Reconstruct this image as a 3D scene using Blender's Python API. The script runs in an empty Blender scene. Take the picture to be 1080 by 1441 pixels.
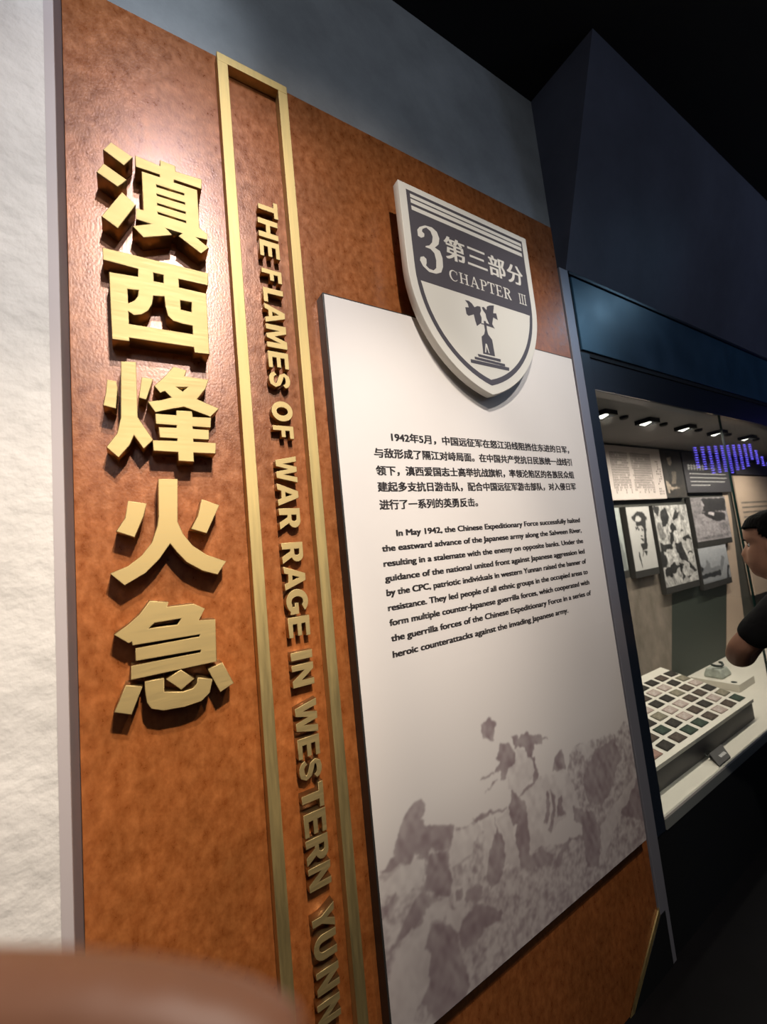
import bpy, bmesh, math, random
import numpy as np
from mathutils import Vector, Matrix, geometry, noise
random.seed(7)
scene = bpy.context.scene
C = scene.collection

# ------------------------------------------------------------------ camera
cam_d = bpy.data.cameras.new('camera')
cam = bpy.data.objects.new('camera', cam_d); C.objects.link(cam)
RIGHT, UP, FWD = Vector((.8502, -.5165, -.1019)), Vector((.0327, -.1414, .9894)), Vector((.5254, .8446, .1033))
CAM = Vector((0, -1.0, 1.636))
m = Matrix((RIGHT, UP, -FWD)).transposed().to_4x4(); m.translation = CAM
cam.matrix_world = m
cam_d.sensor_fit = 'HORIZONTAL'; cam_d.sensor_width = 36; cam_d.lens = 19.465
cam_d.clip_start = .01; cam_d.clip_end = 60
cam_d.dof.use_dof = True; cam_d.dof.focus_distance = 1.12; cam_d.dof.aperture_fstop = 4.2
scene.camera = cam

# ------------------------------------------------------------------ light and exposure
scene.view_settings.view_transform = 'Standard'; scene.view_settings.look = 'None'
scene.view_settings.gamma = 1; scene.view_settings.use_curve_mapping = False
scene.view_settings.exposure = 0.0
wd = bpy.data.worlds.new('dim_room'); scene.world = wd; wd.use_nodes = True
wd.node_tree.nodes['Background'].inputs[0].default_value = (.75, .85, 1, 1)
wd.node_tree.nodes['Background'].inputs[1].default_value = .012

def lamp(name, kind, loc, target, power, color, **kw):
    l = bpy.data.lights.new(name, kind); l.energy = power; l.color = color
    for k, v in kw.items(): setattr(l, k, v)
    o = bpy.data.objects.new(name, l); C.objects.link(o); o.location = loc
    o.rotation_euler = (Vector(target) - Vector(loc)).to_track_quat('-Z', 'Y').to_euler()
    return o
WARM = (1, .80, .60); NEUT = (1, .93, .86); COOL = (.55, .75, 1)
K = 1.0                                                 # one dimmer for the whole track
AMBER, SOFT, PALE, ICE = (1, .84, .66), (1, .91, .82), (1, .97, .94), (.80, .90, 1)
for loc, aim, size, power, col in (
        ((.30, -1.60, 3.05), (-.10, 1.2), .60, 205, AMBER), ((.30, -1.60, 3.05), (-.10, 1.7), .60, 50, SOFT),
        ((.22, -1.25, 3.60), (.12, 2.52), .75, 36, (.86, .86, 1)), ((.30, -1.60, 3.05), (-.10, 2.2), .60, 26, PALE), ((.30, -1.60, 3.05), (-.05, 3.1), .60, 56, ICE),
        ((.30, -1.60, 3.05), (.70, 1.7), .60, 122, SOFT), ((.30, -1.60, 3.05), (1.10, 1.2), .60, 34, AMBER),
        ((.24, -1.70, 3.55), (.70, 1.2), 1.5, 171, SOFT), ((.24, -1.70, 3.55), (.70, 3.1), 1.5, 12, ICE),
        ((1.0, -1.80, 3.50), (.30, .70), .60, 64, AMBER), ((1.0, -1.80, 3.50), (1.50, 2.15), .60, 104, PALE),
        ((1.0, -1.80, 3.50), (1.50, 2.7), .60, 12, ICE)):
    lamp('track_spot', 'SPOT', loc, (aim[0], 0, aim[1]), power * K, col, spot_size=size, spot_blend=1, shadow_soft_size=.04)
lamp('fill_light', 'POINT', (-.4, -3.2, 3.2), (0, 0, 2), 16, (.9, .94, 1), shadow_soft_size=.4)  # added soft fill that lifts the shadows and the bulkhead side
lamp('fill_light', 'POINT', (4.2, -2.8, 3.3), (4, 0, 2), 32, (.62, .74, 1), shadow_soft_size=.5)  # added cool fill to brighten the bulkhead and header, no real fixture
lamp('track_spot', 'SPOT', (3.6, -1.0, 3.58), (1.84, 0, 2.54), 9, (.38, .70, 1), spot_size=.66, spot_blend=1, shadow_soft_size=.16)

# ------------------------------------------------------------------ materials
def mat(name, col, rough=.5, metal=0, var=0, scale=8, col2=None, bump=0, bscale=60, emit=None, estr=0, stretch=None, spec=.5, aniso=0, rvar=0, detail=6, nrough=.65):
    M = bpy.data.materials.new(name); M.use_nodes = True
    N = M.node_tree.nodes; L = M.node_tree.links; b = N['Principled BSDF']
    b.inputs['Base Color'].default_value = (*col, 1); b.inputs['Roughness'].default_value = rough
    b.inputs['Metallic'].default_value = metal; b.inputs['Specular IOR Level'].default_value = spec
    b.inputs['Anisotropic'].default_value = aniso
    tc = N.new('ShaderNodeTexCoord'); mp = N.new('ShaderNodeMapping'); L.new(tc.outputs['Object'], mp.inputs[0])
    if stretch: mp.inputs['Scale'].default_value = stretch
    if var or col2 or rvar:
        n = N.new('ShaderNodeTexNoise'); n.inputs['Scale'].default_value = scale; n.inputs['Detail'].default_value = detail; n.inputs['Roughness'].default_value = nrough
        L.new(mp.outputs[0], n.inputs['Vector'])
        r = N.new('ShaderNodeValToRGB'); L.new(n.outputs['Fac'], r.inputs[0])
        c2 = col2 or tuple(min(1, c * (1 + var)) for c in col); c1 = col if col2 else tuple(c * (1 - var) for c in col)
        r.color_ramp.elements[0].position = .32; r.color_ramp.elements[0].color = (*c1, 1)
        r.color_ramp.elements[1].position = .68; r.color_ramp.elements[1].color = (*c2, 1)
        if var or col2: L.new(r.outputs[0], b.inputs['Base Color'])
        if rvar:
            q = N.new('ShaderNodeMapRange'); q.inputs['From Min'].default_value = .3; q.inputs['From Max'].default_value = .7
            q.inputs['To Min'].default_value = rough - rvar; q.inputs['To Max'].default_value = rough + rvar
            L.new(n.outputs['Fac'], q.inputs['Value']); L.new(q.outputs[0], b.inputs['Roughness'])
    if bump:
        n2 = N.new('ShaderNodeTexNoise'); n2.inputs['Scale'].default_value = bscale; n2.inputs['Detail'].default_value = 5
        L.new(mp.outputs[0], n2.inputs['Vector'])
        bp = N.new('ShaderNodeBump'); bp.inputs['Strength'].default_value = bump; bp.inputs['Distance'].default_value = .01
        L.new(n2.outputs['Fac'], bp.inputs['Height']); L.new(bp.outputs[0], b.inputs['Normal'])
    if emit:
        b.inputs['Emission Color'].default_value = (*emit, 1); b.inputs['Emission Strength'].default_value = estr
    return M
def print_mat(name, rough=.55):
    M = bpy.data.materials.new(name); M.use_nodes = True
    N = M.node_tree.nodes; L = M.node_tree.links; b = N['Principled BSDF']; b.inputs['Roughness'].default_value = rough
    a = N.new('ShaderNodeVertexColor'); a.layer_name = 'ink'; L.new(a.outputs[0], b.inputs['Base Color'])
    return M
M = {
 'plaster': mat('pale_plaster', (.62, .60, .58), .85, var=.10, scale=6, bump=.62, bscale=26),
 'plaster_dark': mat('grey_plaster', (.34, .35, .36), .8, var=.16, scale=4, bump=.5, bscale=18),
 'bead': mat('painted_corner_bead', (.42, .375, .385), .6),
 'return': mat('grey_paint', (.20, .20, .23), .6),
 'copper': mat('copper_patina', (.26, .070, .015), .32, .15, scale=48, col2=(.47, .160, .044), stretch=(1, 1, .7), bump=.06, bscale=210, rvar=.07, spec=1.0, detail=7, nrough=.66),
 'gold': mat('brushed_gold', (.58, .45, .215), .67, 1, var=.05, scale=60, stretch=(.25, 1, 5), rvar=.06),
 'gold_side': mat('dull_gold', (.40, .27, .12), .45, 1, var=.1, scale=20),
 'gold_bar': mat('aged_gold', (.58, .45, .205), .62, 1, var=.12, scale=14, stretch=(6, 6, .4), rvar=.06),
 'cream': mat('cream_print', (.80, .745, .70), .55, var=.015, scale=3),
 'edge': mat('charcoal_metal', (.045, .042, .04), .45, .3),
 'ink': mat('black_ink', (.025, .02, .02), .6),
 'shield': mat('cream_enamel', (.74, .70, .62), .45),
 'slate': mat('slate_enamel', (.085, .075, .085), .45),
 'print': print_mat('printed_picture'),
 'steel': mat('grey_steel', (.33, .33, .38), .45, .5),
 'navy': mat('navy_frame', (.012, .018, .03), .35),
 'header': mat('navy_glass_panel', (.03, .085, .145), .36, var=.2, scale=4, rvar=.06),
 'black': mat('black_laminate', (.008, .009, .010), .6, spec=.3),
 'bulk': mat('navy_paint', (.085, .090, .125), .75, var=.2, scale=2),
 'ceiling': mat('black_ceiling', (.008, .008, .009), .9),
 'floor': mat('black_floor', (.005, .0045, .005), .75, spec=.2, var=.3, scale=3),
 'case_grey': mat('case_ceiling_grey', (.16, .15, .15), .7),
 'case_dark': mat('case_back_olive', (.050, .048, .038), .7, var=.2, scale=5),
 'green': mat('dark_green_board', (.040, .050, .040), .6),
 'mural': mat('tan_mural', (.16, .13, .10), .6, scale=4, col2=(.32, .26, .21), stretch=(2, 1, 1)),
 'beige': mat('beige_board', (.55, .41, .31), .6, var=.04, scale=4),
 'paper': mat('parchment', (.58, .49, .45), .6, var=.03, scale=5),
 'brown_ink': mat('brown_ink', (.045, .033, .028), .6),
 'grey_board': mat('grey_text_board', (.055, .05, .055), .5),
 'white_ink': mat('white_ink', (.7, .68, .66), .6),
 'deck': mat('cream_deck', (.72, .67, .58), .55, var=.03, scale=6),
 'deck_edge': mat('grey_deck_edge', (.22, .23, .21), .4),
 'mount': mat('dark_mount', (.035, .032, .028), .6),
 'tray_side': mat('grey_tray_side', (.055, .05, .05), .5),
 'clay': mat('grey_green_stone', (.42, .44, .38), .6, var=.25, scale=30),
 'bronze': mat('dark_bronze', (.05, .06, .055), .4, .6),
 'seam': mat('glass_edge_green', (.01, .03, .025), .2),
 'lens': mat('lamp_lens', (.9, .9, .9), .4, emit=(1, .93, .85), estr=5),
 'led': mat('blue_led', (.1, .1, .4), .4, emit=(.16, .12, 1), estr=4.5),
 'skin': mat('skin', (.29, .145, .09), .62, var=.08, scale=20),
 'skin2': mat('skin_pale', (.20, .085, .045), .5, var=.06, scale=40),
 'hair': mat('black_hair', (.003, .0027, .0027), .8, bump=.5, bscale=120, stretch=(1, 1, .25), spec=.04),
 'shirt': mat('black_cotton', (.004, .004, .0045), .9, bump=.3, bscale=35, spec=.15),
 'trousers': mat('dark_trousers', (.015, .016, .02), .85),
 'eye': mat('eye_white', (.7, .68, .65), .3), 'iris': mat('dark_iris', (.02, .012, .01), .2),
}
N = M['copper'].node_tree.nodes; L = M['copper'].node_tree.links; b = N['Principled BSDF']                # broad cloudy patina over the fine mottling
src = b.inputs['Base Color'].links[0].from_socket
n = N.new('ShaderNodeTexNoise'); n.inputs['Scale'].default_value = 4.5; n.inputs['Detail'].default_value = 6; n.inputs['Roughness'].default_value = .7
L.new(N['Texture Coordinate'].outputs['Object'], n.inputs['Vector'])
r = N.new('ShaderNodeValToRGB'); L.new(n.outputs['Fac'], r.inputs[0])
r.color_ramp.elements[0].position = .3; r.color_ramp.elements[0].color = (.72, .72, .66, 1); r.color_ramp.elements[1].position = .7; r.color_ramp.elements[1].color = (1.15, 1.12, 1.1, 1)
x = N.new('ShaderNodeMixRGB'); x.blend_type = 'MULTIPLY'; x.inputs[0].default_value = 1
L.new(src, x.inputs[1]); L.new(r.outputs[0], x.inputs[2]); L.new(x.outputs[0], b.inputs['Base Color'])
g = bpy.data.materials.new('case_glass'); g.use_nodes = True
N = g.node_tree.nodes; N.clear(); L = g.node_tree.links
go = N.new('ShaderNodeOutputMaterial'); mx = N.new('ShaderNodeMixShader'); tr = N.new('ShaderNodeBsdfTransparent'); gl = N.new('ShaderNodeBsdfGlossy')
tr.inputs[0].default_value = (.96, .985, .975, 1); gl.inputs['Roughness'].default_value = .0
ge = N.new('ShaderNodeNewGeometry'); dt = N.new('ShaderNodeVectorMath'); dt.operation = 'DOT_PRODUCT'       # Schlick reflectance of a pane face
L.new(ge.outputs['Normal'], dt.inputs[0]); L.new(ge.outputs['Incoming'], dt.inputs[1])
ab = N.new('ShaderNodeMath'); ab.operation = 'ABSOLUTE'; L.new(dt.outputs['Value'], ab.inputs[0])
om = N.new('ShaderNodeMath'); om.operation = 'SUBTRACT'; om.inputs[0].default_value = 1; L.new(ab.outputs[0], om.inputs[1])
pw = N.new('ShaderNodeMath'); pw.operation = 'POWER'; pw.inputs[1].default_value = 5; L.new(om.outputs[0], pw.inputs[0])
ml = N.new('ShaderNodeMath'); ml.operation = 'MULTIPLY_ADD'; ml.inputs[1].default_value = .96; ml.inputs[2].default_value = .04; L.new(pw.outputs[0], ml.inputs[0])
L.new(ml.outputs[0], mx.inputs[0]); L.new(tr.outputs[0], mx.inputs[1]); L.new(gl.outputs[0], mx.inputs[2]); L.new(mx.outputs[0], go.inputs[0])
M['glass'] = g

# ------------------------------------------------------------------ helpers
def link(name, me, mt, parent=None):
    o = bpy.data.objects.new(name, me); C.objects.link(o)
    if mt is not None:
        for q in (mt if isinstance(mt, (list, tuple)) else [mt]): me.materials.append(M[q])
    if parent: o.parent = parent; o.matrix_parent_inverse = Matrix.Translation(parent.location).inverted()
    return o
def tag(o, label, cat, group=None, kind=None):
    if kind: o['kind'] = kind
    o['label'] = label; o['category'] = cat
    if group: o['group'] = group
    return o
def empty(name, loc, label, cat, group=None):
    o = bpy.data.objects.new(name, None); C.objects.link(o); o.location = loc; o.empty_display_size = .05
    return tag(o, label, cat, group)
def structure(o):
    o['kind'] = 'structure'; return o
def mesh(bm, name='m'):
    me = bpy.data.meshes.new(name); bmesh.ops.recalc_face_normals(bm, faces=bm.faces); bm.to_mesh(me); bm.free(); return me
def add_box(bm, x0, x1, y0, y1, z0, z1):
    v = [bm.verts.new(p) for p in ((x0, y0, z0), (x1, y0, z0), (x1, y1, z0), (x0, y1, z0), (x0, y0, z1), (x1, y0, z1), (x1, y1, z1), (x0, y1, z1))]
    for f in ((0, 1, 5, 4), (1, 2, 6, 5), (2, 3, 7, 6), (3, 0, 4, 7), (4, 5, 6, 7), (3, 2, 1, 0)): bm.faces.new([v[i] for i in f])
def bevel(bm, w, seg=2):
    bmesh.ops.bevel(bm, geom=bm.edges[:], offset=w, segments=seg, affect='EDGES', profile=.5, clamp_overlap=True)
def box(name, mt, x0, x1, y0, y1, z0, z1, parent=None, bv=0):
    bm = bmesh.new(); add_box(bm, x0, x1, y0, y1, z0, z1)
    if bv: bevel(bm, bv)
    return link(name, mesh(bm), mt, parent)
def plane_polys(bm, polys, y):
    """flat filled polygons (x, z) at depth y, facing the room; later loops inside earlier ones are holes"""
    for n_, loops in enumerate(polys):
        yy = y - (n_ % 8) * .00004                      # never two printed shapes in exactly one plane
        vs = [[Vector((a, b, 0)) for a, b in lp] for lp in loops]
        flat = [p for lp in vs for p in lp]
        bv = [bm.verts.new((p.x, yy, p.y)) for p in flat]
        for t in geometry.tessellate_polygon(vs):
            try:
                f = bm.faces.new([bv[i] for i in t])
                f.normal_update()
                if f.normal.y > 0: f.normal_flip()
            except ValueError: pass
def flat(name, mt, polys, y, parent=None):
    bm = bmesh.new(); plane_polys(bm, polys, y)
    me = bpy.data.meshes.new(name); bm.to_mesh(me); bm.free()
    return link(name, me, mt, parent)
def solid(name, mts, loops, y0, y1, parent=None, bv=.0012):
    """polygon outlines with holes (even-odd), extruded between depth y0 (front) and y1 (back), front edge bevelled"""
    cu = bpy.data.curves.new(name, 'CURVE'); cu.dimensions = '2D'; cu.fill_mode = 'BOTH'
    for lp in loops:
        s = cu.splines.new('POLY'); s.points.add(len(lp) - 1); s.use_cyclic_u = True
        for p, (a, b) in zip(s.points, lp): p.co = (a, b, 0, 1)
    cu.extrude = abs(y1 - y0) / 2 - bv; cu.bevel_depth = bv; cu.bevel_resolution = 1; cu.offset = -bv
    t = bpy.data.objects.new('t', cu); C.objects.link(t)
    dg = bpy.context.evaluated_depsgraph_get(); dg.update()
    me = bpy.data.meshes.new_from_object(t.evaluated_get(dg)); bpy.data.objects.remove(t); bpy.data.curves.remove(cu)
    mid = (y0 + y1) / 2
    for v in me.vertices: v.co = Vector((v.co.x, mid - v.co.z, v.co.y))
    me.update()
    o = link(name, me, mts, parent)
    if isinstance(mts, (list, tuple)) and len(mts) > 1:
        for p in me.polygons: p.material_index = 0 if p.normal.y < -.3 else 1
    else:
        for p in me.polygons: p.material_index = 0
    return o
def arc(cx, cz, rx, rz, a0, a1, n=14):
    return [(cx + rx * math.cos(math.radians(a0 + (a1 - a0) * i / n)), cz + rz * math.sin(math.radians(a0 + (a1 - a0) * i / n))) for i in range(n + 1)]
def mm(lp): return [(a / 1000, b / 1000) for a, b in lp]
def smooth(me):
    for p in me.polygons: p.use_smooth = True
def text_polys(body, x0, x1, zb, capz=None, bold=0., res=3, fit_z=None, bold_z=None):
    """one line of lettering as a flat mesh: fitted between x0 and x1, standing on zb"""
    cu = bpy.data.curves.new('txt', 'FONT'); cu.body = body; cu.size = 1; cu.resolution_u = res; cu.fill_mode = 'FRONT'
    t = bpy.data.objects.new('t', cu); C.objects.link(t)
    dg = bpy.context.evaluated_depsgraph_get(); dg.update()
    me = bpy.data.meshes.new_from_object(t.evaluated_get(dg)); bpy.data.objects.remove(t); bpy.data.curves.remove(cu)
    co = np.array([v.co[:] for v in me.vertices]); pol = [tuple(p.vertices) for p in me.polygons]; bpy.data.meshes.remove(me)
    if not len(co): return co, pol
    mn, mxx = co.min(0), co.max(0)
    sx = (x1 - x0) / (mxx[0] - mn[0])
    out = np.zeros_like(co); out[:, 0] = x0 + (co[:, 0] - mn[0]) * sx
    if fit_z: out[:, 2] = fit_z[0] + (co[:, 1] - mn[1]) * (fit_z[1] - fit_z[0]) / (mxx[1] - mn[1])
    else: out[:, 2] = zb + co[:, 1] * capz
    out[:, 1] = 0
    if bold:                                           # heavier weight: the outline laid down again a little to each side
        bz = bold_z if bold_z is not None else bold * .5
        sh_ = [(-bold, -bz), (bold, -bz), (-bold, bz), (bold, bz)]
        n_ = len(out); out = np.concatenate([out + np.array([a_, 0, b_]) for a_, b_ in sh_]); out[:, 1] = np.repeat(np.arange(4) * -.00006, n_); pol = [tuple(i + n_ * k for i in p) for k in range(4) for p in pol]
    return out, pol
def text_obj(name, mt, lines, y, parent):
    V, F = [], []
    for co, pol in lines:
        b = len(V); V += [(c[0], y + c[1], c[2]) for c in co]; F += [tuple(i + b for i in p) for p in pol]
    me = bpy.data.meshes.new(name); me.from_pydata(V, [], F); me.update()
    return link(name, me, mt, parent)
def fillpoly(U, Vv, pts):
    ins = np.zeros(U.shape, bool); n = len(pts)
    for i in range(n):
        (x0, y0), (x1, y1) = pts[i], pts[(i + 1) % n]
        if y0 == y1: continue
        c = ((y0 > Vv) != (y1 > Vv)) & (U < (x1 - x0) * (Vv - y0) / (y1 - y0) + x0)
        ins ^= c
    return ins
def blur(a, k):
    for _ in range(k):
        p = np.pad(a, 1, mode='edge'); a = (p[1:-1, 1:-1] * 2 + p[:-2, 1:-1] + p[2:, 1:-1] + p[1:-1, :-2] + p[1:-1, 2:]) / 6
    return a
def vnoise(U, Vv, s, seed=0):
    rng = np.random.RandomState(seed); g_ = rng.rand(64, 64); x = U * s; z = Vv * s
    xi = np.floor(x).astype(int); zi = np.floor(z).astype(int); fx = x - xi; fz = z - zi
    fx = fx * fx * (3 - 2 * fx); fz = fz * fz * (3 - 2 * fz)
    G_ = lambda i, j: g_[i % 64, j % 64]
    return (G_(xi, zi) * (1 - fx) + G_(xi + 1, zi) * fx) * (1 - fz) + (G_(xi, zi + 1) * (1 - fx) + G_(xi + 1, zi + 1) * fx) * fz
def picture(name, x0, x1, z0, z1, y, nx, nz, fn, parent):
    """a printed picture: a fine flat grid, its ink given by fn(u, v) -> rgb"""
    U, Vv = np.meshgrid((np.arange(nx) + .5) / nx, (np.arange(nz) + .5) / nz)
    col = fn(U, Vv)
    xs = np.linspace(x0, x1, nx + 1); zs = np.linspace(z0, z1, nz + 1)
    V = [(a, y, b) for b in zs for a in xs]
    F = [(j * (nx + 1) + i, j * (nx + 1) + i + 1, (j + 1) * (nx + 1) + i + 1, (j + 1) * (nx + 1) + i) for j in range(nz) for i in range(nx)]
    me = bpy.data.meshes.new(name); me.from_pydata(V, [], F); me.update()
    at = me.color_attributes.new('ink', 'FLOAT_COLOR', 'CORNER')
    c = np.ones((nz * nx, 4, 4), np.float32); c[:, :, :3] = col.reshape(-1, 1, 3)
    at.data.foreach_set('color', c.ravel())
    return link(name, me, 'print', parent)

# outlines of raised characters and printed shapes, in millimetres (or 0..1) on their own plane
GLYPH = {'dian':[[(-4,2586),(36,2568),(19,2540),(-19,2561)],
 [(-19,2528),(23,2507),(6,2483),(-32,2502)],
 [(13,2474),(38,2453),(3,2384),(-26,2402)],
 [(41,2575),(90,2571),(90,2586),(122,2585),(122,2571),(179,2575),(177,2548),(118,2548),(117,2541),(167,2542),(167,2443),(184,2434),(183,2418),(158,2417),(185,2399),(167,2378),(120,2407),(129,2417),(95,2418),(108,2405),(50,2379),(30,2400),(67,2418),(37,2418),(38,2445),(52,2446),(52,2541),(88,2542),(88,2548),(41,2547)],
 [(80,2520),(138,2521),(137,2516),(81,2514)],
 [(80,2497),(138,2498),(138,2493),(81,2492)],
 [(80,2474),(138,2474),(138,2469),(81,2469)],
 [(80,2452),(138,2451),(138,2446),(81,2447)]],
 'xi':[[(-26,2331),(180,2333),(178,2301),(116,2300),(116,2280),(173,2280),(172,2131),(140,2129),(139,2142),(16,2140),(16,2132),(-15,2131),(-16,2279),(36,2283),(37,2301),(-26,2303)],
 [(66,2301),(85,2301),(85,2282),(66,2281)],
 [(16,2249),(36,2252),(34,2238),(28,2227),(16,2217)],
 [(117,2249),(140,2250),(139,2226),(117,2227)],
 [(16,2199),(26,2192),(40,2197),(53,2209),(61,2226),(64,2246),(85,2250),(86,2226),(90,2206),(100,2196),(120,2193),(139,2193),(139,2173),(16,2171)]],
 'feng':[[(-26,2043),(-10,2042),(-8,2028),(-12,1983),(-34,1988),(-29,2015)],
 [(-1,2086),(26,2089),(25,1969),(51,1923),(33,1902),(17,1930),(9,1909),(-11,1882),(-31,1903),(-12,1933),(-5,1966)],
 [(35,2057),(56,2056),(42,2008),(28,2011)],
 [(96,2090),(122,2085),(117,2071),(167,2070),(159,2047),(140,2021),(185,2004),(166,1982),(113,2000),(80,1990),(57,1982),(44,2005),(70,2011),(89,2019),(77,2031),(68,2026),(57,2041),(79,2066)],
 [(99,2044),(123,2047),(112,2035)],
 [(57,1980),(97,1980),(97,1991),(128,1992),(129,1979),(167,1981),(165,1957),(128,1957),(128,1952),(161,1952),(160,1929),(128,1929),(128,1923),(174,1923),(172,1898),(127,1898),(127,1878),(96,1879),(96,1898),(50,1899),(50,1922),(96,1923),(96,1928),(63,1928),(62,1951),(96,1952),(96,1957),(57,1957)]],
 'huo':[[(2,1795),(34,1789),(28,1763),(11,1721),(-20,1735),(-4,1761)],
 [(138,1796),(173,1782),(144,1721),(113,1733),(128,1760)],
 [(57,1840),(93,1840),(89,1749),(98,1723),(115,1697),(141,1676),(180,1658),(161,1631),(132,1642),(102,1663),(85,1685),(73,1704),(52,1674),(27,1649),(-9,1629),(-32,1655),(-2,1666),(22,1685),(40,1709),(51,1742),(54,1762)]],
 'ji':[[(32,1594),(65,1587),(62,1578),(111,1577),(132,1564),(119,1542),(151,1539),(149,1452),(-5,1451),(-3,1477),(119,1477),(119,1482),(4,1484),(5,1508),(118,1509),(119,1513),(0,1514),(-1,1521),(-6,1519),(-29,1540),(-6,1554),(14,1571)],
 [(39,1550),(86,1551),(79,1540),(28,1541)],
 [(-13,1444),(14,1435),(-5,1388),(-33,1400),(-23,1421)],
 [(18,1443),(51,1442),(50,1416),(83,1408),(101,1410),(109,1418),(111,1429),(139,1419),(132,1393),(116,1381),(85,1378),(47,1381),(27,1390),(20,1403),(18,1422)],
 [(81,1451),(105,1428),(80,1412),(54,1439)],
 [(160,1448),(180,1401),(152,1389),(131,1441)]],
 'birds':[[(963,2436),(980,2437),(993,2431),(1003,2420),(1017,2428),(1031,2429),(1032,2414),(1025,2402),(1030,2390),(1026,2370),(1003,2354),(998,2373),(995,2393),(970,2382),(962,2387),(960,2410),(976,2413),(973,2426)],
 [(1038,2428),(1047,2432),(1059,2423),(1063,2437),(1076,2444),(1099,2450),(1090,2419),(1105,2422),(1109,2398),(1087,2403),(1078,2377),(1087,2362),(1064,2369),(1053,2395),(1052,2408),(1042,2418)],
 [(1038,2380),(1047,2381),(1048,2375),(1061,2373),(1073,2370),(1085,2364),(1049,2365),(1048,2349),(1051,2334),(1067,2318),(1070,2260),(1015,2260),(1018,2320),(1032,2331),(1038,2347),(1037,2366),(1023,2365),(1025,2369),(1038,2370)],
 [(989,2255),(1096,2254),(1094,2244),(991,2246)],
 [(973,2243),(1114,2240),(1113,2231),(973,2234)],
 [(954,2231),(1133,2230),(1131,2218),(953,2219)]],
 'three':[[(796,2627),(806,2640),(830,2654),(858,2657),(877,2648),(884,2627),(878,2605),(860,2588),(880,2582),(887,2560),(885,2529),(874,2507),(852,2496),(824,2494),(802,2507),(792,2524),(796,2536),(809,2542),(819,2536),(818,2522),(814,2513),(826,2505),(843,2505),(855,2516),(859,2543),(855,2567),(841,2577),(821,2577),(822,2581),(838,2588),(851,2603),(856,2624),(850,2641),(834,2648),(818,2638),(814,2628),(823,2623),(821,2612),(808,2604),(796,2607)]]}
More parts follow.
